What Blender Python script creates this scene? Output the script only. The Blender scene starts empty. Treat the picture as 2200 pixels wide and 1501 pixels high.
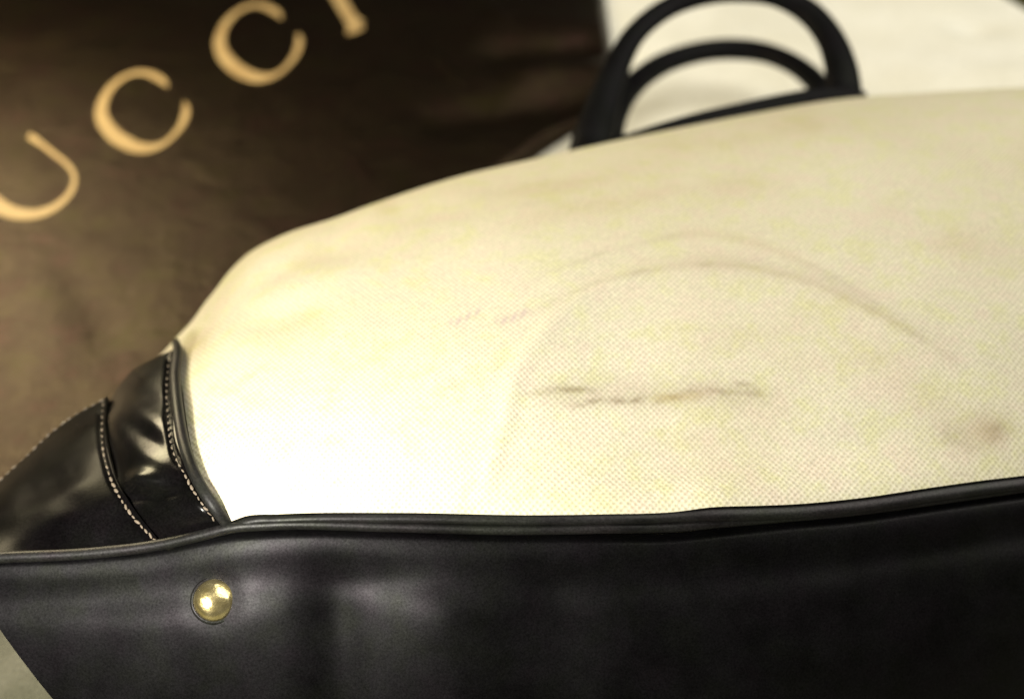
import bpy, bmesh, math, random
import numpy as np
from mathutils import Vector, Matrix

# ------------------------------------------------------------------ camera
C = bpy.context.scene.collection
SC = bpy.context.scene
FPX, CX, CY, PITCH = 2656.0, 1100.0, 750.5, math.radians(40)
CAM = np.array([0.0, 0.0, 0.42])
cd = bpy.data.cameras.new('camera')
cam = bpy.data.objects.new('camera', cd); C.objects.link(cam)
cam.location = CAM; cam.rotation_euler = (math.pi/2 - PITCH, 0, 0)
cd.sensor_width = 36; cd.lens = 36*FPX/2200
cd.clip_start = 0.01; cd.clip_end = 50
cd.dof.use_dof = True; cd.dof.focus_distance = 0.43; cd.dof.aperture_fstop = 5.0
SC.camera = cam

# ------------------------------------------------------------------ light
w = bpy.data.worlds.new('World'); SC.world = w; w.use_nodes = True
bg = w.node_tree.nodes['Background']
bg.inputs[0].default_value = (1.0, 0.90, 0.74, 1); bg.inputs[1].default_value = 0.018
SC.view_settings.view_transform = 'Standard'; SC.view_settings.look = 'None'
SC.view_settings.exposure = 0.52; SC.view_settings.gamma = 1

def area(name, loc, target, size, power, col, sy=None):
    l = bpy.data.lights.new(name, 'AREA'); l.energy = power; l.color = col
    l.size = size
    if sy: l.shape = 'RECTANGLE'; l.size_y = sy
    o = bpy.data.objects.new(name, l); C.objects.link(o)
    o.location = loc
    o.rotation_euler = (Vector(target)-Vector(loc)).to_track_quat('-Z', 'Y').to_euler()
    return o
area('near_lamp', (-0.17, 0.12, 0.24), (-0.08, 0.31, 0.10), 0.035, 1.42, (1.0, 0.94, 0.83))
area('overhead_fill', (0.95, 0.65, 1.35), (0.1, 0.6, 0.05), 1.5, 21, (1.0, 0.95, 0.82))  # added soft fill from above for the sheet and canvas
area('cloth_sheen_light', (-0.52, 0.80, 0.35), (-0.27, 0.45, 0.0), 0.26, 3.2, (1.0, 0.84, 0.52))  # added unseen light, placed so its reflection warms the cloth at left

# ------------------------------------------------------------------ helpers
cp, sp = math.cos(PITCH), math.sin(PITCH)
def ray(px, py):
    px = np.asarray(px, float); py = np.asarray(py, float)
    rx = (px-CX)/FPX; up = (CY-py)/FPX
    return np.stack([rx, cp + up*sp, -sp + up*cp], -1)
def on_z(px, py, z):
    d = ray(px, py); t = (np.asarray(z, float)-CAM[2])/d[..., 2]
    return CAM + d*t[..., None]
def project(P):
    v = np.asarray(P) - CAM
    dep = v[..., 1]*cp - v[..., 2]*sp
    return CX + FPX*v[..., 0]/dep, CY - FPX*(v[..., 1]*sp + v[..., 2]*cp)/dep, dep

def spline(keys, vals, q):
    """smooth (monotone-ish Catmull-Rom) interpolation of vals over keys"""
    k = np.asarray(keys, float); v = np.asarray(vals, float); q = np.asarray(q, float)
    one = v.ndim == 1
    if one: v = v[:, None]
    n = len(k); m = np.zeros_like(v)
    dk = np.diff(k); sl = np.diff(v, axis=0)/dk[:, None]
    m[0] = sl[0]; m[-1] = sl[-1]
    for i in range(1, n-1):
        w1, w2 = dk[i], dk[i-1]
        m[i] = (sl[i-1]*w1 + sl[i]*w2)/(w1+w2)
    i = np.clip(np.searchsorted(k, q, side='right')-1, 0, n-2)
    h = dk[i]; t = ((q-k[i])/h)
    t = np.clip(t, -0.5, 1.5)[..., None]; h = h[..., None]
    r = (2*t**3-3*t**2+1)*v[i] + (t**3-2*t**2+t)*h*m[i] + (-2*t**3+3*t**2)*v[i+1] + (t**3-t**2)*h*m[i+1]
    return r[..., 0] if one else r
def curve(pts, n):
    """resample a polyline of N-d points smoothly, n points evenly by length"""
    p = np.asarray(pts, float)
    s = np.r_[0, np.cumsum(np.linalg.norm(np.diff(p, axis=0), axis=1))]
    q = np.linspace(0, s[-1], n)
    f = spline(s, p, np.linspace(0, s[-1], 12*n))
    s2 = np.r_[0, np.cumsum(np.linalg.norm(np.diff(f, axis=0), axis=1))]
    q = np.linspace(0, s2[-1], n)
    return np.stack([np.interp(q, s2, f[:, i]) for i in range(f.shape[1])], -1)
def sstep(a, b, x):
    t = np.clip((x-a)/(b-a), 0, 1); return t*t*(3-2*t)
def line_dist(px, py, pts):
    """distance and side (+ right of travel, screen space) to a polyline, and the fraction along it"""
    p = curve(pts, 40)
    best = np.full(px.shape, 1e9); side = np.zeros(px.shape); fr = np.zeros(px.shape)
    for i in range(len(p)-1):
        a, b = p[i], p[i+1]; ab = b-a; L = ab@ab
        t = np.clip(((px-a[0])*ab[0] + (py-a[1])*ab[1])/L, 0, 1)
        dx = px-(a[0]+t*ab[0]); dy = py-(a[1]+t*ab[1]); d = np.hypot(dx, dy)
        m = d < best
        best = np.where(m, d, best); fr = np.where(m, (i+t)/(len(p)-1), fr)
        side = np.where(m, np.sign(ab[0]*dy-ab[1]*dx), side)
    return best, side, fr
def gline(px, py, pts, wd, fade=0.2):
    d, s, f = line_dist(px, py, pts)
    return np.exp(-(d/wd)**2)*sstep(0, fade, f+1e-3)*sstep(0, fade, 1-f+1e-3)

def link(name, me, mat, parent=None, smooth=True):
    if mat: me.materials.append(mat)
    if smooth and len(me.polygons): me.polygons.foreach_set('use_smooth', [True]*len(me.polygons))
    o = bpy.data.objects.new(name, me); C.objects.link(o)
    if parent: o.parent = parent
    return o
def grid_mesh(name, P, mat, parent=None, attrs=None, uv=None, wrap=False, flip=False):
    m, n = P.shape[:2]
    idx = np.arange(m*n).reshape(m, n)
    if wrap: idx = np.concatenate([idx, idx[:, :1]], 1)
    f = np.stack([idx[:-1, :-1], idx[:-1, 1:], idx[1:, 1:], idx[1:, :-1]], -1).reshape(-1, 4)
    if flip: f = f[:, ::-1]
    me = bpy.data.meshes.new(name)
    me.from_pydata(P.reshape(-1, 3).tolist(), [], f.tolist())
    if uv is not None:
        l = me.uv_layers.new(name='weave')
        vi = np.zeros(len(me.loops), int); me.loops.foreach_get('vertex_index', vi)
        l.data.foreach_set('uv', uv.reshape(-1, 2)[vi].astype(np.float32).ravel())
    for k, a in (attrs or {}).items():
        at = me.attributes.new(k, 'FLOAT', 'POINT'); at.data.foreach_set('value', a.astype(np.float32).ravel())
    me.update()
    return link(name, me, mat, parent)
def normals(P):
    du = np.gradient(P, axis=0); dv = np.gradient(P, axis=1)
    n = np.cross(du, dv); n /= np.linalg.norm(n, axis=-1, keepdims=True)+1e-12
    return n
def face_cam(P):
    n = normals(P); s = np.sign(((CAM-P)*n).sum(-1).mean())
    return n*s
def tube(name, path, rad, mat, parent, seg=16, flat=1.0, flatdir=None, caps=True):
    path = np.asarray(path, float); n = len(path)
    rad = np.broadcast_to(np.asarray(rad, float), (n,))
    T = np.gradient(path, axis=0); T /= np.linalg.norm(T, axis=1, keepdims=True)
    up = np.array(flatdir if flatdir is not None else (0, 0, 1.0))
    A = np.cross(T, up); A /= np.linalg.norm(A, axis=1, keepdims=True)+1e-9
    B = np.cross(A, T)
    a = np.linspace(0, 2*math.pi, seg, endpoint=False)
    P = path[:, None] + rad[:, None, None]*(np.cos(a)[None, :, None]*A[:, None] + flat*np.sin(a)[None, :, None]*B[:, None])
    if caps:
        P = np.concatenate([np.repeat(path[:1, None], seg, 1), P, np.repeat(path[-1:, None], seg, 1)], 0)
    return grid_mesh(name, P, mat, parent, wrap=True)
def tag(o, **k):
    for a, b in k.items(): o[a] = b
    return o
def empty(name, loc):
    o = bpy.data.objects.new(name, None); C.objects.link(o); o.location = loc; o.empty_display_size = .02
    return o
def pnoise(x, y, seed=0, oct=3):
    r = np.random.RandomState(seed); out = np.zeros(np.broadcast(x, y).shape)
    for o in range(oct):
        for k in range(5):
            a = r.rand()*6.28; f = (2**o)*(0.6+0.8*r.rand()); p = r.rand()*6.28
            out = out + np.sin(f*(x*math.cos(a)+y*math.sin(a))+p)/(5*1.7**o)
    return out

# ------------------------------------------------------------------ materials
def mat_new(name):
    m = bpy.data.materials.new(name); m.use_nodes = True
    nt = m.node_tree; return m, nt, nt.nodes['Principled BSDF']
def N(nt, t, **k):
    n = nt.nodes.new(t)
    for a, b in k.items(): setattr(n, a, b)
    return n
def noise(nt, scale, detail=3, rough=.6, vec=None, dist=0.0):
    n = N(nt, 'ShaderNodeTexNoise'); n.inputs['Scale'].default_value = scale
    n.inputs['Detail'].default_value = detail; n.inputs['Roughness'].default_value = rough
    n.inputs['Distortion'].default_value = dist
    if vec is None:
        vec = N(nt, 'ShaderNodeTexCoord').outputs['Object']
    nt.links.new(vec, n.inputs['Vector']); return n.outputs['Fac']
def ramp(nt, fac, stops):
    r = N(nt, 'ShaderNodeValToRGB'); e = r.color_ramp.elements
    while len(e) < len(stops): e.new(0.5)
    for i, (p, c) in enumerate(stops): e[i].position = p; e[i].color = (*c, 1)
    nt.links.new(fac, r.inputs[0]); return r.outputs[0]
def mix(nt, fac, a, b, mode='MIX'):
    m = N(nt, 'ShaderNodeMix', data_type='RGBA', blend_type=mode)
    for s, v in ((m.inputs[0], fac), (m.inputs[6], a), (m.inputs[7], b)):
        if isinstance(v, (int, float)): s.default_value = v
        elif isinstance(v, tuple): s.default_value = (*v, 1)
        else: nt.links.new(v, s)
    return m.outputs[2]
def math_(nt, op, a, b=None):
    m = N(nt, 'ShaderNodeMath', operation=op)
    for s, v in zip(m.inputs, (a, b)):
        if v is None: continue
        if isinstance(v, (int, float)): s.default_value = v
        else: nt.links.new(v, s)
    return m.outputs[0]
def bump(nt, bs, h, dist, strength=1.0, prev=None):
    b = N(nt, 'ShaderNodeBump'); b.inputs['Distance'].default_value = dist; b.inputs['Strength'].default_value = strength
    nt.links.new(h, b.inputs['Height'])
    if prev is not None: nt.links.new(prev, b.inputs['Normal'])
    nt.links.new(b.outputs[0], bs.inputs['Normal']); return b.outputs[0]

def leather(name, base, rough, grain=1.0, spec=.5):
    m, nt, bs = mat_new(name)
    n1 = noise(nt, 60, 4); n2 = noise(nt, 1300, 2, .7); n3 = noise(nt, 55, 3)
    col = ramp(nt, n1, [(.3, tuple(b*.55 for b in base)), (.7, tuple(b*1.5 for b in base))])
    tint = ramp(nt, n3, [(.35, (1.1, .97, 1.05)), (.5, (1, 1, 1)), (.65, (.95, 1.05, .88))])
    col = mix(nt, 1.0, col, tint, 'MULTIPLY')
    fine = ramp(nt, n2, [(.25, (.45, .45, .45)), (.75, (1.6, 1.6, 1.6))])
    nt.links.new(mix(nt, 1.0, col, fine, 'MULTIPLY'), bs.inputs['Base Color'])
    r = math_(nt, 'ADD', math_(nt, 'MULTIPLY', n1, .18), rough-.09)
    nt.links.new(r, bs.inputs['Roughness'])
    bs.inputs['Specular IOR Level'].default_value = spec
    st = ramp(nt, n3, [(.35, (.93, .87, .97)), (.5, (.92, .92, .96)), (.65, (.90, .94, .86))])
    nt.links.new(mix(nt, 1.0, st, ramp(nt, n2, [(.25, (.45, .45, .45)), (.75, (1, 1, 1))]), 'MULTIPLY'), bs.inputs['Specular Tint'])
    v = N(nt, 'ShaderNodeTexVoronoi'); v.inputs['Scale'].default_value = 900
    nt.links.new(N(nt, 'ShaderNodeTexCoord').outputs['Object'], v.inputs['Vector'])
    b0 = bump(nt, bs, v.outputs['Distance'], .00006*grain, .6)
    bump(nt, bs, noise(nt, 70, 2), .0003*grain, .5, b0)
    return m
M_base = leather('base_leather', (.0017, .0016, .0019), .48, .3, .24)
M_patch = leather('patch_leather', (.0022, .0020, .0022), .32, .5, .045)
M_gusset = leather('corner_leather', (.0025, .0023, .0024), .24, .5, .28)
M_handle = leather('handle_leather', (.0022, .0022, .0026), .6, .6, .12)
M_pipe = leather('piping_leather', (.008, .008, .0075), .48, .3, .4)

def canvas_mat():
    m, nt, bs = mat_new('canvas')
    uv = N(nt, 'ShaderNodeUVMap', uv_map='weave'); sx = N(nt, 'ShaderNodeSeparateXYZ')
    wob = N(nt, 'ShaderNodeTexNoise'); wob.inputs['Scale'].default_value = 60; wob.inputs['Detail'].default_value = 2
    nt.links.new(uv.outputs[0], wob.inputs['Vector'])
    vm = N(nt, 'ShaderNodeVectorMath', operation='MULTIPLY_ADD')
    nt.links.new(wob.outputs['Color'], vm.inputs[0]); vm.inputs[1].default_value = (.0024, .0024, 0)
    nt.links.new(uv.outputs[0], vm.inputs[2]); nt.links.new(vm.outputs[0], sx.inputs[0])
    k = 2*math.pi/.0024
    su = math_(nt, 'SINE', math_(nt, 'MULTIPLY', sx.outputs[0], k))
    sv = math_(nt, 'SINE', math_(nt, 'MULTIPLY', sx.outputs[1], k*.8))
    wv = math_(nt, 'MULTIPLY', su, sv)
    wv = math_(nt, 'ADD', math_(nt, 'MULTIPLY', wv, .5), .5)
    fib = noise(nt, 700, 3, .7)
    n1 = noise(nt, 9, 4, .6); n2 = noise(nt, 85, 4, .65); n3 = noise(nt, 25, 3, .5, dist=.4)
    col = ramp(nt, n1, [(.30, (.645, .61, .47)), (.7, (.715, .685, .55))])
    blot = ramp(nt, n2, [(.35, (1.0, .93, .97)), (.5, (.98, .98, .97)), (.66, (.94, .975, .78))])
    col = mix(nt, .85, col, blot, 'MULTIPLY')
    weave = ramp(nt, wv, [(.0, (.70, .67, .60)), (.5, (.96, .96, .94)), (.8, (1.03, 1.03, 1.03))])
    col = mix(nt, .85, col, weave, 'MULTIPLY')
    fb = ramp(nt, fib, [(.25, (.80, .80, .80)), (.75, (1.12, 1.12, 1.12))])
    col = mix(nt, 1.0, col, fb, 'MULTIPLY')
    for att, c, edge in (('stain', (.20, .15, .085), n3), ('smudge_shade', (.42, .33, .16), n2), ('violet', (.47, .38, .37), fib)):
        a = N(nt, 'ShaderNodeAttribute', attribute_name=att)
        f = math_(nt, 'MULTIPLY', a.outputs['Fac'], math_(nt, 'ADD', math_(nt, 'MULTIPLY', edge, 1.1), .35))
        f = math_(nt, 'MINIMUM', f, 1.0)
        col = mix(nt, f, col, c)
    nt.links.new(col, bs.inputs['Base Color'])
    bs.inputs['Roughness'].default_value = .85; bs.inputs['Specular IOR Level'].default_value = .2
    b0 = bump(nt, bs, wv, .00022, .7)
    bump(nt, bs, fib, .00035, .6, b0)
    return m
M_canvas = canvas_mat()

def cloth_mat():
    m, nt, bs = mat_new('brown_flannel')
    n1 = noise(nt, 14, 4); n2 = noise(nt, 900, 3, .75); n3 = noise(nt, 35, 3)
    col = ramp(nt, n1, [(.3, (.0012, .0008, .0004)), (.7, (.0026, .0018, .0009))])
    tint = ramp(nt, n3, [(.35, (1.2, .92, 1.0)), (.5, (1, 1, 1)), (.65, (.92, 1.1, .75))])
    col = mix(nt, 1.0, col, tint, 'MULTIPLY')
    fine = ramp(nt, n2, [(.25, (.35, .35, .35)), (.75, (1.8, 1.8, 1.8))])
    nt.links.new(mix(nt, 1.0, col, fine, 'MULTIPLY'), bs.inputs['Base Color'])
    bs.inputs['Roughness'].default_value = .35
    bs.inputs['Specular IOR Level'].default_value = .62
    mot = ramp(nt, noise(nt, 42, 5, .68), [(.34, (1.0, .50, .36)), (.46, (.72, .44, .24)), (.55, (1.0, .66, .38)), (.67, (.82, .63, .20))])
    gr = ramp(nt, n2, [(.3, (.6, .6, .6)), (.7, (1.0, 1.0, 1.0))])
    nt.links.new(mix(nt, 1.0, mot, gr, 'MULTIPLY'), bs.inputs['Specular Tint'])
    bs.inputs['Sheen Weight'].default_value = .0; bs.inputs['Sheen Roughness'].default_value = .5
    bs.inputs['Sheen Tint'].default_value = (.9, .6, .35, 1)
    b0 = bump(nt, bs, n2, .0006, .8)
    b1 = bump(nt, bs, noise(nt, 120, 3), .0015, .4, b0)
    bump(nt, bs, noise(nt, 22, 2), .004, .5, b1)
    return m
M_cloth = cloth_mat()

def simple(name, a, b, rough, sc=40, fine=800, bd=.0004, metal=0.0, spec=.3):
    m, nt, bs = mat_new(name)
    col = ramp(nt, noise(nt, sc, 4), [(.32, a), (.68, b)])
    fb = ramp(nt, noise(nt, fine, 3, .7), [(.25, (.82, .82, .82)), (.75, (1.14, 1.14, 1.14))])
    nt.links.new(mix(nt, 1.0, col, fb, 'MULTIPLY'), bs.inputs['Base Color'])
    bs.inputs['Roughness'].default_value = rough; bs.inputs['Metallic'].default_value = metal
    bs.inputs['Specular IOR Level'].default_value = spec
    bump(nt, bs, noise(nt, fine, 3), bd, .6)
    return m
M_gold = simple('gold_print', (.36, .245, .11), (.45, .325, .155), .5, 60, 900, .0002)
M_sheet = simple('cream_sheet', (.82, .80, .69), (.89, .875, .79), .9, 18, 500, .0008)
M_couch = simple('grey_olive_weave', (.10, .10, .068), (.16, .155, .115), .95, 30, 500, .0012)
M_olive = simple('olive_cloth', (.06, .062, .02), (.10, .10, .04), .9, 40, 500, .001)
M_thread = simple('tan_thread', (.13, .105, .08), (.26, .215, .16), .6, 300, 2500, .0002)
M_thread_dk = simple('dark_thread', (.03, .025, .02), (.07, .06, .05), .6, 300, 2500, .0002)
M_brass = simple('brass', (.66, .54, .22), (.88, .76, .42), .24, 120, 220, .0005, .95, .5)
M_pale = simple('pale_glint', (.85, .80, .72), (.9, .86, .8), .4, 300, 2500, .0001)

# ------------------------------------------------------------------ resting surface
gx, gy = np.meshgrid(np.linspace(-2.5, 2.5, 120), np.linspace(-.6, 4, 120), indexing='ij')
couch = grid_mesh('couch', np.stack([gx, gy, -.006 + .003*pnoise(gx*9, gy*9, 5)], -1), M_couch)
couch['kind'] = 'structure'

# cream sheet, far edge crossing the top right corner of the picture
a = on_z(2040, -60, 0.); b = on_z(2260, 75, 0.)
def sheet_top(x):
    return np.clip(a[1] + (b[1]-a[1])*(x-a[0])/(b[0]-a[0]), .3, 1.6)
su, sv = np.meshgrid(np.linspace(0, 1, 260), np.linspace(0, 1, 200), indexing='ij')
X = -.115 + su*1.25
y0 = .36; Y = y0 + sv*(sheet_top(X)-y0)
Z = .0055 + .0045*pnoise(X*8, Y*11, 3) + .002*pnoise(X*30, Y*16, 8)
Z += .012*np.exp(-((Y-(.80-.25*(X-.25)))/.03)**2)*sstep(.2, .4, X)
Z -= .010*np.exp(-((X-.345)/.020)**2-((Y-.865)/.012)**2)
e = np.minimum(np.minimum(sv, 1-sv)*(sheet_top(X)-y0), np.minimum(su, 1-su)*1.25)
Z = np.maximum(Z, .001); Z = Z*sstep(0, .012, e) - .006*(1-sstep(0, .006, e))
sheet = grid_mesh('bed_sheet', np.stack([X, Y, Z], -1), M_sheet)
tag(sheet, label='cream sheet spread beneath the handbag handles and dust bag', category='sheet')

# olive cloth at the far right corner
ou, ov = np.meshgrid(np.linspace(0, 1, 60), np.linspace(0, 1, 40), indexing='ij')
c0 = on_z(2135, -18, 0.); c1 = on_z(2280, 92, 0.)
dx = c1-c0; nrm = np.array([-dx[1], dx[0], 0]); nrm /= np.linalg.norm(nrm)
if nrm[1] < 0: nrm = -nrm
P = (c0-dx*2.0) + ou[..., None]*dx*6 + ov[..., None]*nrm*.45
P[..., 2] = .012 + .02*np.sin(np.clip(ov*9, 0, 1.57)) + .004*pnoise(ou*20, ov*12, 11)
P[..., 2] -= .022*(1-sstep(0, .02, ov))
ol = grid_mesh('folded_blanket', P, M_olive)
tag(ol, label='dark olive folded blanket edge in the far right corner beyond the cream sheet', category='blanket')

# ------------------------------------------------------------------ dust bag
edge_px = [(1285, -260), (1303, -60), (1311, 0), (1322, 90), (1338, 175), (1318, 232), (1230, 275), (1180, 305), (1130, 343), (1050, 398), (950, 470), (850, 600), (750, 800)]
ed = curve(on_z(*np.array(edge_px, float).T, .008), 120)[::-1]
ylo, yhi = .345, ed[-1, 1]
NU, NV = 330, 300
yy = np.linspace(ylo, yhi, NV)
o_ = np.argsort(ed[:, 1]); xr = np.interp(yy, ed[o_, 1], ed[o_, 0])
def cloth_z(x, y):
    px, py, _ = project(np.stack([x, y, np.full_like(x, .01)], -1))
    z = .010 + .0012*pnoise(x*14, y*14, 21, 2) + .0002*pnoise(x*60+3, y*50, 22, 2)
    z = z + .0010*gline(px, py, [(20, 560), (90, 640), (150, 860)], 60, .4) - .0008*gline(px, py, [(110, 560), (190, 640), (260, 800)], 50, .4)
    # soft folds running towards the handles
    z = z + .005*gline(px, py, [(1060, 190), (1120, 165), (1340, 155)], 34, .3)
    z = z + .006*gline(px, py, [(900, 30), (1100, 60), (1350, 60)], 70, .4)
    z = z - .006*gline(px, py, [(1000, 120), (1180, 118), (1340, 100)], 26, .3)
    z = z - .006*gline(px, py, [(850, 260), (1050, 245), (1330, 205)], 34, .3)
    z = z + .0015*gline(px, py, [(930, 110), (960, 150), (1000, 195)], 9, .3)
    z = z + .0015*gline(px, py, [(1020, 15), (1060, 40), (1110, 65)], 12, .3)
    return z
s = np.linspace(0, 1, NU)[:, None]
Xc = -.62 + s*(xr[None]+.62); Yc = np.broadcast_to(yy[None], Xc.shape)
Zc = cloth_z(Xc, Yc)
dedge = (1-s)*(xr[None]+.62)
Zc = Zc*sstep(-.002, .010, dedge) + 0*dedge
Zc = np.maximum(Zc, .0)
dust = empty('dust_bag', (-.25, .65, 0))
tag(dust, label='dark brown cloth dust bag with gold capital letters behind the handbag', category='dust bag')
def under(o, parent):
    o.parent = parent; o.matrix_parent_inverse = Matrix.Translation(-parent.location)
    return o
under(grid_mesh('cloth', np.stack([Xc, Yc, Zc], -1), M_cloth), dust)

def drape(px, py, lift=.0006):
    P = on_z(px, py, np.full(np.shape(px), .01))
    for _ in range(4):
        z = cloth_z(P[..., 0], P[..., 1]) + lift
        P = on_z(px, py, z)
    return P
def stroke(name, centre, widths, n=90, k=6, flare=None):
    """a flat printed stroke: centre line and full widths, in the picture's own pixels, laid on the cloth"""
    c = curve(np.c_[np.array(centre, float), np.array(widths, float)], n)
    T = np.gradient(c[:, :2], axis=0); T /= np.linalg.norm(T, axis=1, keepdims=True)
    Nn = np.stack([-T[:, 1], T[:, 0]], -1)
    q = np.linspace(-.5, .5, k+1)
    pp = c[:, None, :2] + Nn[:, None]*c[:, None, 2:3]*q[None, :, None]
    P = drape(pp[..., 0], pp[..., 1])
    return under(grid_mesh(name, P, M_gold), dust)
# U
stroke('letter', [(-115, 330), (-70, 378), (-30, 420), (0, 444), (40, 459), (90, 457), (130, 436), (155, 405), (160, 380), (148, 358), (120, 334), (90, 311), (62, 291)],
       [34, 34, 34, 33, 26, 19, 15, 12, 11, 11, 11, 12, 15])
# C, C
def letter_c(cx, cy, k=1.0, ry=1.0):
    pts, wd = [], []
    for x, y, ww in [(.53, -.60, 5), (.45, -.72, 15), (.28, -.84, 17), (.0, -.94, 12), (-.30, -.88, 11), (-.60, -.66, 14), (-.82, -.30, 22), (-.87, .10, 31), (-.68, .48, 35), (-.36, .75, 33), (.02, .88, 25), (.40, .80, 13), (.70, .52, 12), (.88, .20, 17), (.93, -.02, 17), (.90, -.22, 9)]:
        pts.append((cx+x*101*k, cy+y*91*k*ry)); wd.append(ww*k*.9)
    stroke('letter', pts, wd)
letter_c(306, 240, 1.0, .98)
letter_c(555, 92, .94, 1.0)
# I
stroke('letter', [(660, -110), (685, -70), (722, -12), (740, 18), (757, 46), (766, 58)], [26, 26, 27, 28, 30, 42], n=40)
stroke('letter_serif', [(744, 70), (762, 66), (781, 57)], [9, 10, 9], n=12, k=3)

# ------------------------------------------------------------------ handbag
bag = empty('handbag', (0.05, .45, 0))
tag(bag, label='cream woven canvas handbag with black leather base, lying across the photo', category='handbag')
def part(o): return under(o, bag)

def y_seam(px):
    x = np.clip(np.asarray(px, float)-1050, 0, None)/1150
    return .290 + .030*x**2
def on_seam(px, py, off=0.0):
    d = ray(px, py); t = (y_seam(px)-off)/d[..., 1]
    return CAM + d*t[..., None]

EDGE = np.array([(495, 1120), (525, 1109), (600, 1104), (850, 1101), (1150, 1106), (1300, 1104), (1450, 1099), (1530, 1089), (1620, 1086), (1700, 1083), (1850, 1069), (2000, 1047), (2100, 1033), (2200, 1021), (2550, 975)], float)
PIPE = np.array([(-90, 1202), (0, 1197), (200, 1187), (340, 1170), (430, 1150), (500, 1133), (580, 1127), (850, 1131), (1100, 1137), (1300, 1134), (1450, 1131), (1550, 1122), (1700, 1110), (1850, 1096), (2000, 1076), (2200, 1048), (2550, 1002)], float)
LIP = np.array([(-90, 1214), (0, 1211), (200, 1202), (340, 1186), (430, 1168), (500, 1156), (580, 1150), (850, 1152), (1100, 1160), (1300, 1162), (1450, 1160), (1550, 1150), (1700, 1134), (1850, 1120), (2000, 1098), (2200, 1070), (2550, 1024)], float)

# --- canvas panel
SIL = np.array([(335, 772), (365, 742), (400, 700), (450, 640), (500, 580), (540, 546), (600, 514), (700, 478), (800, 440), (900, 406), (1000, 376), (1110, 350), (1240, 321), (1400, 287), (1600, 247), (1800, 214), (2000, 199), (2200, 188), (2550, 170)], float)
SILZ = [.058, .061, .064, .068, .071, .074, .078, .082, .085, .087, .089, .09, .09, .09, .09, .09, .09, .092, .092]
LEFT = np.array([(495, 1120), (473, 1090), (440, 1035), (413, 965), (399, 890), (391, 830), (380, 790), (335, 772)], float)
LEFTZ = [.099, .103, .1065, .1065, .103, .098, .088, .058]
nu, nv = 440, 240
q = np.linspace(0, 1, nu)
bot = curve(EDGE, nu); bot3 = on_seam(bot[:, 0], bot[:, 1])
sil = curve(np.c_[SIL, np.array(SILZ)*3000], nu); top3 = on_z(sil[:, 0], sil[:, 1], sil[:, 2]/3000)
def bez(p0, p1, p2, p3, t):
    t = t[None, :, None]
    return (1-t)**3*p0[:, None] + 3*(1-t)**2*t*p1[:, None] + 3*(1-t)*t**2*p2[:, None] + t**3*p3[:, None]
vd = ray(sil[:, 0], sil[:, 1]); vd /= np.linalg.norm(vd, axis=1, keepdims=True)
kern = np.exp(-(np.arange(-60, 61)/26.)**2); kern /= kern.sum()
bext = np.concatenate([bot3[:1]*2-bot3[60:0:-1], bot3, bot3[-1:]*2-bot3[-2:-62:-1]], 0)
bot_s = np.stack([np.convolve(bext[:, i], kern, 'valid') for i in range(3)], -1)
L = np.linalg.norm(top3-bot_s, axis=1)[:, None]
L = np.convolve(np.pad(L[:, 0], 60, mode='reflect', reflect_type='odd'), kern, 'valid')[:, None]
tt = np.linspace(0, 1, nv)
Cv = bez(bot_s, bot_s + L*np.array([0, .20, .135]), top3 - vd*L*.34, top3, tt)
Cv = Cv + (bot3-bot_s)[:, None]*(1-sstep(0, .10, tt))[None, :, None]
# the left border follows the leather trim
lf = curve(np.c_[LEFT, np.array(LEFTZ)*3000], nv)
lf3 = on_z(lf[:, 0], lf[:, 1], lf[:, 2]/3000)
wl = np.exp(-(q/.085)**2)[:, None, None] if True else 0
wl = (1-sstep(0, .22, q))[:, None, None]
Cv = Cv + wl*(lf3-Cv[0])[None]
px, py, dep = project(Cv)
nn = face_cam(Cv)
# buckles and creases pressed into the cloth
A1 = [(1010, 1140), (1035, 1060), (1060, 980), (1085, 900), (1100, 820), (1150, 735), (1230, 650), (1340, 590), (1500, 568), (1640, 578), (1780, 620), (1900, 680), (2000, 735), (2085, 795), (2230, 960), (2330, 1150)]
A2 = [(1120, 690), (1230, 600), (1350, 528), (1480, 502), (1600, 518), (1720, 560), (1830, 625)]
d1, s1, f1 = line_dist(px, py, A1); d2, s2, f2 = line_dist(px, py, A2)
mask = sstep(0, .05, f1+1e-3)*(1-sstep(.62, .82, f1))
lo_ = 1-.5*sstep(620, 1000, py)
D = -.0036*lo_*sstep(-80, 190, d1*s1) - .0065*sstep(0, 420, d1*s1)
D += .0010*np.exp(-(d1/22)**2)*mask
D += -.0009*sstep(-12, 40, d2*s2)*np.exp(-np.clip(d2*s2, 0, None)/90)*sstep(0, .2, f2+1e-3)*sstep(0, .25, 1-f2+1e-3)
D += .0016*gline(px, py, [(470, 640), (560, 560), (680, 508), (760, 488)], 26, .35)
D -= .0013*gline(px, py, [(500, 640), (600, 580), (720, 535), (800, 512)], 22, .35)
D += .0014*gline(px, py, [(520, 690), (620, 635), (740, 585), (860, 560)], 30, .35)
D -= .0020*gline(px, py, [(385, 760), (430, 700), (480, 660)], 26, .5)
D -= .0012*gline(px, py, [(480, 720), (600, 690), (760, 640)], 40, .4)
D += .0009*gline(px, py, [(830, 460), (950, 425), (1100, 400)], 26, .4)
D -= .0009*gline(px, py, [(780, 480), (950, 450), (1150, 410)], 26, .4)
D += .0007*pnoise(px/170, py/120, 41, 3)
D *= sstep(0, .11, tt)[None, :]*sstep(0, .03, q)[:, None]
Cv = Cv + nn*D[..., None]
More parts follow.
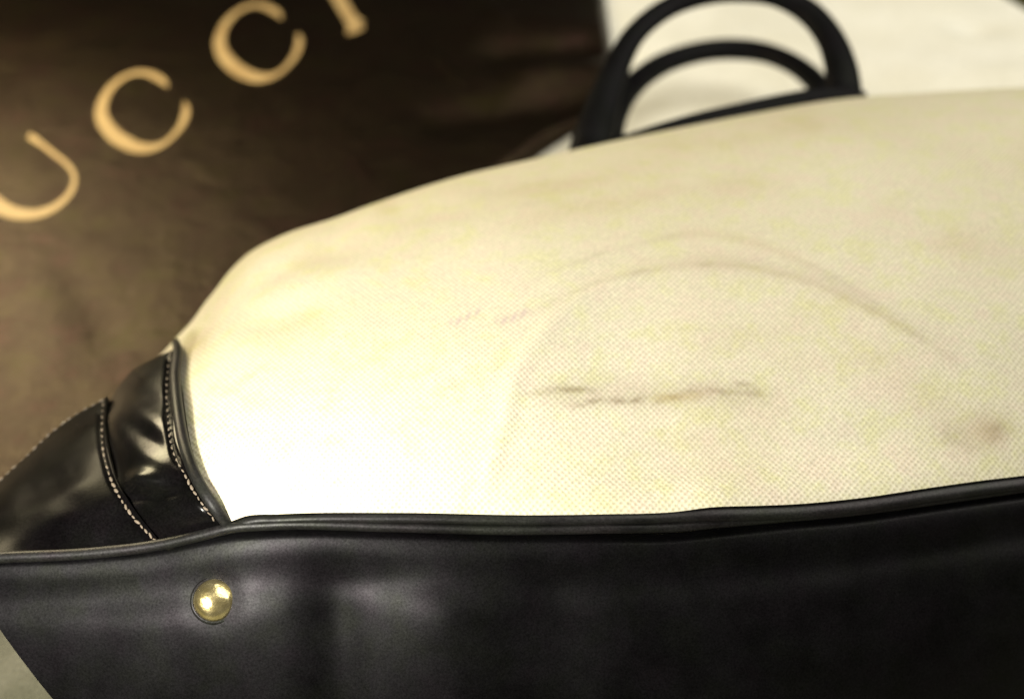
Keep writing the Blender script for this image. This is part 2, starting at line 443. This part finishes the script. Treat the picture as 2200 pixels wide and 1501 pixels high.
# stains that stay on the cloth, with wrinkle shade painted in among the smudges
rs = np.random.RandomState(4)
def broken(seed, sc, lo=.15):
    return np.clip(.5 + .9*pnoise(px/sc, py/(sc*.5), seed, 3), lo, 1)
stain = .55*gline(px, py, [(1095, 853), (1150, 838), (1220, 824), (1310, 816)], 8, .3)*broken(81, 12, .4)
stain += .50*gline(px, py, [(1200, 856), (1260, 850), (1340, 839), (1430, 833), (1500, 827)], 8, .2)*broken(82, 9, .15)
stain += .40*gline(px, py, [(1440, 824), (1530, 818), (1640, 826), (1700, 838)], 9, .3)*broken(83, 10, .3)
stain += .55*gline(px, py, [(1575, 799), (1612, 804), (1660, 826)], 6, .25)*broken(84, 8, .5)
stain += .24*gline(px, py, [(1110, 828), (1230, 806), (1420, 804), (1640, 792)], 22, .3)*broken(85, 40, .5)
stain += .20*gline(px, py, [(1110, 845), (1300, 836), (1500, 830), (1690, 836)], 24, .2)
stain += .10*gline(px, py, [(820, 470), (960, 436), (1130, 405), (1300, 385)], 12, .3)*broken(93, 40, .3)
stain += .10*gline(px, py, [(900, 500), (1080, 450), (1300, 425)], 9, .3)*broken(94, 40, .3)
stain += .25*gline(px, py, [(930, 850), (960, 835), (1000, 812)], 16, .4)*broken(86, 14)
stain += .34*np.exp(-((px-2140)/34)**2-((py-920)/32)**2)*broken(87, 14, .4)
stain += .34*np.exp(-((px-2085)/80)**2-((py-930)/42)**2)*broken(88, 20, .4)
stain += .30*gline(px, py, [(1130, 680), (1200, 640), (1290, 604), (1400, 578), (1500, 569), (1640, 580), (1780, 622), (1900, 682), (2000, 738), (2100, 810)], 6, .12)*broken(89, 25, .45)
stain += .20*gline(px, py, [(1090, 620), (1180, 585), (1280, 548), (1380, 522), (1480, 502), (1600, 518), (1720, 560), (1830, 615), (1930, 680)], 6, .2)*broken(90, 25, .4)
stain += .16*gline(px, py, [(1640, 540), (1760, 590), (1880, 650), (1990, 720)], 5, .3)*broken(91, 18, .2)
stain += .12*gline(px, py, [(1000, 720), (1150, 665), (1300, 630)], 8, .3)*broken(92, 18, .2)
smudge_r = .4*np.exp(-((px-2125)/42)**2-((py-925)/38)**2)
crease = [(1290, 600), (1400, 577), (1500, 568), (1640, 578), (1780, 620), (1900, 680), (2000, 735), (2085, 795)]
smudge_shade = .18*gline(px, py, crease, 13, .3) + .18*gline(px, py, [(1360, 525), (1480, 500), (1600, 516), (1720, 560), (1800, 602)], 12, .3)
smudge_shade += .40*gline(px, py, [(375, 790), (415, 745), (455, 705)], 26, .4) + .2*gline(px, py, [(600, 585), (680, 545), (730, 530)], 18, .4)  # shade of the upper-left wrinkles, painted as darker tone
smudge_shade += .22*gline(px, py, [(790, 455), (840, 445), (870, 440)], 22, .4) + .25*gline(px, py, [(440, 735), (600, 700), (740, 650)], 26, .4)
smudge_shade += .45*gline(px, py, [(1390, 832), (1480, 828), (1540, 824)], 10, .3)
smudge_shade += .22*np.clip(pnoise(px/90, py/80, 51, 3), 0, 1)*sstep(1000, 1900, px)
smudge_shade = smudge_shade + smudge_r
for k_, (pts_, w_, a_) in enumerate([([(760, 520), (950, 455), (1200, 400), (1500, 350)], 20, .30), ([(900, 560), (1150, 470), (1450, 410), (1800, 400)], 26, .22),
        ([(1250, 345), (1500, 300), (1800, 270), (2150, 275)], 26, .30), ([(1850, 430), (2000, 500), (2180, 560)], 50, .28), ([(1350, 690), (1600, 720), (1850, 800)], 45, .18),
        ([(1100, 960), (1400, 930), (1700, 960)], 40, .16), ([(1800, 700), (1950, 800), (2100, 1000)], 50, .25)]):
    smudge_shade = smudge_shade + a_*gline(px, py, pts_, w_, .35)*broken(100+k_, 60, .2)
violet = .9*gline(px, py, [(960, 703), (1005, 682), (1040, 664)], 8, .15)*(.55+.45*np.sin((px+py*.4)/2.6)) + .9*gline(px, py, [(1060, 697), (1100, 684), (1145, 664)], 8, .15)*(.55+.45*np.sin((px+py*.4)/2.8))
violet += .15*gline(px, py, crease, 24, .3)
# continue over the far side down to the sheet
nb = 40; tb = np.linspace(0, 1, nb)[1:]
back0 = Cv[:, -1]; hv = vd*np.array([1, 1, 0]); 
end = back0 + hv*.045; end[:, 2] = .004
Bk = bez(back0, back0 + vd*.022, end + np.array([0, 0, .03]), end, tb)
full = np.concatenate([Cv, Bk], 1)
arcv = np.concatenate([np.zeros((nu, 1)), np.cumsum(np.linalg.norm(np.diff(full, axis=1), axis=2), 1)], 1)
arcu = np.concatenate([[0], np.cumsum(np.linalg.norm(np.diff(bot3, axis=0), axis=1))])[:, None] - .10
uvw = np.stack([full[..., 0], 1.05*full[..., 1]+.5*full[..., 2]], -1)
pad = lambda a: np.concatenate([a, np.repeat(a[:, -1:]*0, nb-1, 1)], 1)
part(grid_mesh('canvas_panel', full, M_canvas, attrs={'stain': pad(np.clip(stain, 0, 1)), 'smudge_shade': pad(np.clip(smudge_shade, 0, 1)), 'violet': pad(np.clip(violet, 0, 1))}, uv=uvw))

# --- dark base panel, wrapping round the left corner and back
TILT = .75
lip = curve(LIP, 300); lip3 = on_seam(lip[:, 0], lip[:, 1], .002)
def xtaper(x, frac): return .069*frac*np.exp(-(x-lip3[0, 0])/.085)
rows = np.r_[0, .012, .03, np.linspace(.06, 1, 60)]
Bf = np.zeros((300, len(rows), 3))
for j, r in enumerate(rows):
    z = lip3[:, 2]*(1-r)
    y = lip3[:, 1] - TILT*(lip3[:, 2]-z)*(1-.25*r)
    y -= .004*math.sin(math.pi*min(r*1.0, 1))
    Bf[:, j] = np.stack([lip3[:, 0] + xtaper(lip3[:, 0], r), y, z], -1)
pbx, pby, _ = project(Bf)
rr = rows[None, :]
gr = sstep(0, .25, rr)
off = -.0042*np.exp(-((pbx-715-(pby-1300)*.05)/68)**2)*gr
off += .0030*np.exp(-((pbx-960)/110)**2)*gr - .0022*np.exp(-((pbx-1180)/90)**2)*gr
off += .0007*pnoise(pbx/130, pby/170, 61, 3)*gr
off += .0009*np.exp(-((rr-.035)/.030)**2)                      # rolled top lip
off -= .0012*np.exp(-((rr-.13)/.05)**2)
off += .0035*np.exp(-((pbx-330)/230)**2)*gr
off -= .0008*np.exp(-(((pbx-464)/62)**2+((pby-1290)/62)**2)**2)
nb_ = face_cam(Bf)
Bf = Bf + nb_*off[..., None]
inner = on_seam(lip[:, 0], lip[:, 1]-16, -.003)[:, None]        # tuck under the piping
Bf = np.concatenate([inner, Bf], 1)
base = part(grid_mesh('base_panel', Bf, M_base))
# far end of the bag, outside the picture: a leather side closing it down to the sheet
ep = np.concatenate([Bf[-1, ::-1][:-1:3], full[-1, ::6], full[-1, -1:]], 0)
kk_ = np.linspace(0, 1, 10)
EP = np.stack([np.stack([ep[:, 0] + .012*math.sin(math.pi*k) - .004*k, ep[:, 1], ep[:, 2]*(1-k) + .002*k], -1) for k in kk_], 1)
part(grid_mesh('side_panel', EP, M_base))

# --- corner leather in image-height space
def coons(bottom, topc, left, right, m, n, bulge=0.0):
    s = np.linspace(0, 1, m)[:, None, None]; t = np.linspace(0, 1, n)[None, :, None]
    Bc, Tc, Lc, Rc = curve(bottom, m)[:, None], curve(topc, m)[:, None], curve(left, n)[None], curve(right, n)[None]
    P = (1-t)*Bc + t*Tc + (1-s)*Lc + s*Rc - ((1-s)*(1-t)*Bc[:1] + s*(1-t)*Bc[-1:] + (1-s)*t*Tc[:1] + s*t*Tc[-1:])
    P[..., 2] += bulge*3000*(np.sin(math.pi*s)*np.sin(math.pi*t))[..., 0]
    return P
def Zs(a): return [(x, y, z*3000) for x, y, z in a]
def to3(P): return on_z(P[..., 0], P[..., 1], P[..., 2]/3000)
def zs(x, y): return float(on_seam(np.array(x, float), np.array(y, float))[2])
R2 = [(497, 1124, zs(497, 1124)), (470, 1092, .1045), (432, 1032, .1085), (403, 955, .109), (388, 875, .106), (382, 805, .099), (387, 747, .090)]
R1 = [(352, 1170, zs(352, 1170)), (308, 1118, .0905), (279, 1078, .0925), (254, 1033, .0925), (237, 975, .090), (230, 920, .084), (235, 858, .073)]
BOT_A = [(352, 1170, zs(352, 1170)), (420, 1150, zs(420, 1150)), (470, 1134, zs(470, 1134)), (497, 1124, zs(497, 1124))]
TOP_A = [(235, 858, .073), (256, 826, .077), (290, 795, .082), (335, 768, .087), (387, 747, .090)]
GA = coons(Zs(BOT_A), Zs(TOP_A), Zs(R1), Zs(R2), 80, 100, .002)
BOT_B = [(-90, 1198, zs(-90, 1198)), (0, 1192, zs(0, 1192)), (150, 1186, zs(150, 1186)), (352, 1170, zs(352, 1170))]
TOP_B = [(-90, 1120, .052), (-40, 1076, .055), (0, 1040, .058), (60, 985, .062), (110, 935, .065), (170, 893, .070), (235, 858, .073)]
LEFT_B = [(-90, 1198, zs(-90, 1198)), (-100, 1160, .066), (-90, 1120, .052)]
GB = coons(Zs(BOT_B), Zs(TOP_B), Zs(LEFT_B), Zs(R1), 90, 90, .004)
A3 = to3(GA); B3 = to3(GB)
na = face_cam(A3); ax, ay = GA[..., 0], GA[..., 1]
oa = .0030*np.exp(-((ax-312)/32)**2-((ay-1030)/20)**2) - .0018*gline(ax, ay, [(250, 1075), (330, 1062), (400, 1050)], 14, .3)
oa += .0009*pnoise(ax/24, ay/24, 71, 2)
oa -= .0012*gline(ax, ay, [(366, 760), (358, 830), (361, 900), (371, 970), (395, 1015), (421, 1062), (450, 1100), (468, 1122)], 7, .05)
oa += .0014*np.exp(-((ax-395)/13)**2-((ay-1000)/20)**2)
A3 = A3 + na*oa[..., None] - na*.0002
nb3 = face_cam(B3); bx_, by_ = GB[..., 0], GB[..., 1]
ob = .0008*pnoise(bx_/45, by_/40, 72, 3) + .0010 - .0010*gline(bx_, by_, [(20, 1080), (120, 1030), (215, 990)], 30, .3)
ob -= .0008*gline(bx_, by_, [(222, 880), (218, 930), (224, 978), (241, 1035), (266, 1082), (296, 1124), (335, 1165)], 7, .05)
B3 = B3 + nb3*ob[..., None]
# turn the overlapping edge and the outer edge down so that each piece has thickness
def rim_last(P, n, d): return np.concatenate([P, (P[-1:] - n[-1:]*d)], 0)
def skirt(P, n_, depth, inward):
    e = P[:, -1]
    r = []
    for k in range(1, 9):
        f = k/8
        p = e.copy(); p[:, 2] = e[:, 2]*(1-f) + .004*f
        p += inward*(f**1.5)[..., None] if hasattr(f, 'shape') else inward*f**1.5
        p += -inward*.10*math.sin(math.pi*f)
        r.append(p)
    return np.concatenate([P, np.stack(r, 1)], 1)
A3s = skirt(A3, na, .1, np.array([.045, -.035, 0]))
B3s = skirt(B3, nb3, .1, np.array([.055, -.035, 0]))
strip = part(grid_mesh('side_strip', A3s, M_gusset))
B3r = np.concatenate([B3s, B3s[-1:] + np.array([0.0003, 0, -.0012])], 0)
patch = part(grid_mesh('corner_patch', B3r, M_patch))

# --- binding beside the canvas, piping along the seam
def lift(P, d):
    v = CAM-P; return P + v/np.linalg.norm(v, axis=-1, keepdims=True)*d
bd = curve(Zs([(490, 1126, zs(490, 1126)), (462, 1090, .1045), (424, 1030, .1085), (396, 955, .109), (382, 875, .1065), (377, 805, .0995), (382, 752, .0905), (378, 735, .080)]), 90)
part(tube('trim_binding', lift(to3(bd), .0002), np.r_[np.full(80, .0021), np.linspace(.0021, .0016, 10)], M_pipe, None, 18))
eb = curve(EDGE + [0, 10], 300); eb[:12, 1] += np.linspace(4, 0, 12)
bw = np.interp(eb[:, 0], [480, 1450, 1540, 1700, 2550], [.0020, .0021, .0030, .0030, .0030])
part(tube('seam_binding', on_seam(eb[:, 0], eb[:, 1]+np.interp(eb[:, 0], [1450, 1540], [0, 6]), .0004), bw, M_pipe, None, 18, .8))
pp = curve(PIPE, 300)
pr = np.interp(pp[:, 0], [-90, 420, 520, 1500, 1700, 2550], [.0021, .0020, .0019, .0019, .0017, .0017])
part(tube('seam_piping', on_seam(pp[:, 0], pp[:, 1], .0016), pr, M_pipe, None, 18))

# --- stitches: one shared bead mesh, each stitch a part of its leather piece
def bead_mesh(name, mat):
    L_, W = .00092, .00036
    bm = bmesh.new()
    rings = [(-1, .25), (-.72, .8), (0, 1.0), (.72, .8), (1, .25)]
    vs = []
    for x, r in rings:
        vs.append([bm.verts.new((x*L_, math.cos(a)*W*r, math.sin(a)*W*r)) for a in np.linspace(0, 2*math.pi, 7)[:-1]])
    for a_, b_ in zip(vs[:-1], vs[1:]):
        for i in range(6): bm.faces.new((a_[i], a_[(i+1) % 6], b_[(i+1) % 6], b_[i]))
    bm.faces.new(vs[0][::-1]); bm.faces.new(vs[-1])
    me = bpy.data.meshes.new(name); bm.to_mesh(me); bm.free(); me.materials.append(mat)
    me.polygons.foreach_set('use_smooth', [True]*len(me.polygons))
    return me
bead = bead_mesh('stitch', M_thread); bead_dk = bead_mesh('stitch_dark', M_thread_dk)
def nearest(P, G2, x, y):
    k = np.argmin((G2[..., 0]-x)**2 + (G2[..., 1]-y)**2)
    i, j = np.unravel_index(k, G2.shape[:2]); return P[i, j]
rnd = random.Random(3)
def stitches(path, step, G2, G3, parent, me, lift_, scale=1.0):
    L_ = sum(math.dist(path[i], path[i+1]) for i in range(len(path)-1))
    n = int(L_/step); c = curve(path, n+1)
    g2 = np.stack(project(G3)[:2], -1)
    P = np.array([nearest(G3, g2, *p) for p in c]); 
    dep = project(P)[2]; d = ray(c[:, 0], c[:, 1])
    P = CAM + d*dep[:, None]
    for i in range(n):
        mid = lift((P[i]+P[i+1])/2, lift_); t = Vector(P[i+1]-P[i]).normalized()
        v = Vector(CAM-mid).normalized()
        t = (Matrix.Rotation(rnd.uniform(-.4, .4), 3, v) @ t).normalized()
        b_ = v.cross(t).normalized(); z = t.cross(b_)
        o = bpy.data.objects.new('stitch', me); C.objects.link(o)
        M3 = Matrix((t, b_, z)).transposed().to_4x4()
        M3.translation = Vector(mid)
        o.parent = parent; 
        s_ = scale*rnd.uniform(.7, 1.2)
        o.matrix_local = Matrix.Translation(-bag.location) @ M3 @ Matrix.Diagonal((s_, s_*rnd.uniform(.75, 1.25), s_*rnd.uniform(.7, 1.1), 1))
    return n
def setp(o):
    # give part an identity frame at the bag origin so sub-parts can be placed in it
    me = o.data; o.matrix_parent_inverse = Matrix.Identity(4)
    me.transform(Matrix.Translation(-bag.location)); o.location = (0, 0, 0)
for o in (strip, patch): setp(o)
ROW1 = [(222, 862), (219, 920), (223, 975), (240, 1033), (266, 1082), (296, 1122), (338, 1164)]
ROW2 = [(366, 752), (358, 830), (361, 900), (371, 968), (395, 1015), (421, 1062), (448, 1100), (462, 1120)]
stitches(ROW1, 13.5, GB, B3, patch, bead, .0007, 1.25)
stitches(ROW2, 13.5, GA, A3, strip, bead, .0011, 1.1)
ROW3 = [(-20, 1048), (0, 1031), (60, 977), (110, 928), (170, 886), (226, 856)]
stitches(ROW3, 19, GB, B3, patch, bead, .0001, 1.25)
# pale bead standing in for a small glint on the outer edge
te = to3(np.array([[137, 911, .067*3000.]]))[0]
tp = np.array([te + np.array([.0006*k, .0003*k, .0004*math.sin(k)]) for k in range(-2, 3)])
part(tube('edge_glint', tp, [.0004, .0008, .0009, .0008, .0004], M_pale, None, 8))

# --- brass foot on the base
def on_grid(G3, x, y):
    gx_, gy_, gd = project(G3)
    k = np.argsort(((gx_-x)**2 + (gy_-y)**2).ravel())[:6]
    d = gd.ravel()[k].mean(); return CAM + ray(x, y)*d
fc = on_grid(Bf, 462., 1288.)
ng = face_cam(Bf); gx_, gy_, _ = project(Bf)
kk = np.unravel_index(np.argmin((gx_-462)**2+(gy_-1288)**2), gx_.shape)
nf = Vector(ng[kk]); nf = (nf + Vector((.50, -.05, .22))).normalized()
foot = empty('metal_foot', (0, 0, 0)); foot.parent = bag; foot.location = Vector(fc)-bag.location
foot.rotation_mode = 'QUATERNION'; foot.rotation_quaternion = nf.to_track_quat('Z', 'Y')
def lathe(name, prof, mat, parent, seg=48, wob=0):
    P = np.array([[(r*math.cos(a)*(1+wob*math.sin(3*a+1)), r*math.sin(a)*(1+wob*math.sin(2*a)), z) for a in np.linspace(0, 2*math.pi, seg, endpoint=False)] for r, z in prof])
    o = grid_mesh(name, P, mat, parent, wrap=True, flip=True); return o
R = .0073
prof = [(0.00001, R*.62)] + [(R*math.sin(a), R*.62*math.cos(a)**.9) for a in np.linspace(.06, 1.5, 18)] + [(R*.98, -.001)]
lathe('dome', prof, M_brass, foot, wob=.015)
lathe('rim', [(R*.90, -.0004), (R*1.02, .0006), (R*1.12, .0004), (R*1.16, -.0012)], M_pipe, foot)

# --- top trim and handles
def img_tube(name, pts, rad_px, yfun, mat, n=80, seg=18, flat=.8, flatdir=(0, -.5, .8)):
    """pts: (px, py, height z) ; radius in px of the photo"""
    c = curve([(x, y, z*3000, r) for (x, y, z), r in zip(pts, rad_px)], n)
    P = on_z(c[:, 0], c[:, 1], c[:, 2]/3000)
    dep = project(P)[2]
    return part(tube(name, P, c[:, 3]*dep/FPX, mat, None, seg, flat, flatdir))
img_tube('top_trim', [(1180, 350, .082), (1260, 322, .082), (1330, 306, .083), (1420, 281, .084), (1500, 261, .084), (1600, 240, .084), (1700, 219, .084), (1790, 205, .084), (1860, 208, .082)],
         [10, 12, 14, 18, 21, 23, 23, 21, 13], None, M_handle, 90, 12, .5)
img_tube('handle', [(1262, 345, .070), (1270, 310, .076), (1290, 240, .082), (1318, 160, .090), (1366, 72, .098), (1430, 20, .103), (1510, -10, .107), (1590, -18, .108), (1670, -8, .105), (1735, 25, .100), (1785, 85, .094), (1808, 150, .088), (1814, 205, .080), (1816, 240, .07)],
         [44, 44, 38, 30, 25, 24, 25, 26, 27, 30, 32, 36, 39, 41], None, M_handle, 110, 20, .62)
img_tube('handle', [(1300, 345, .050), (1306, 300, .052), (1318, 250, .048), (1350, 195, .044), (1410, 145, .040), (1490, 115, .038), (1575, 106, .037), (1655, 117, .038), (1720, 148, .041), (1760, 185, .045), (1785, 225, .05)],
         [32, 32, 30, 27, 25, 24, 24, 24, 25, 27, 28], None, M_handle, 100, 18, .75)
img_tube('handle_tab', [(1322, 135, .050), (1330, 155, .051), (1334, 185, .050), (1322, 240, .05), (1305, 300, .05)],
         [12, 17, 20, 22, 24], None, M_handle, 50, 14, .5)
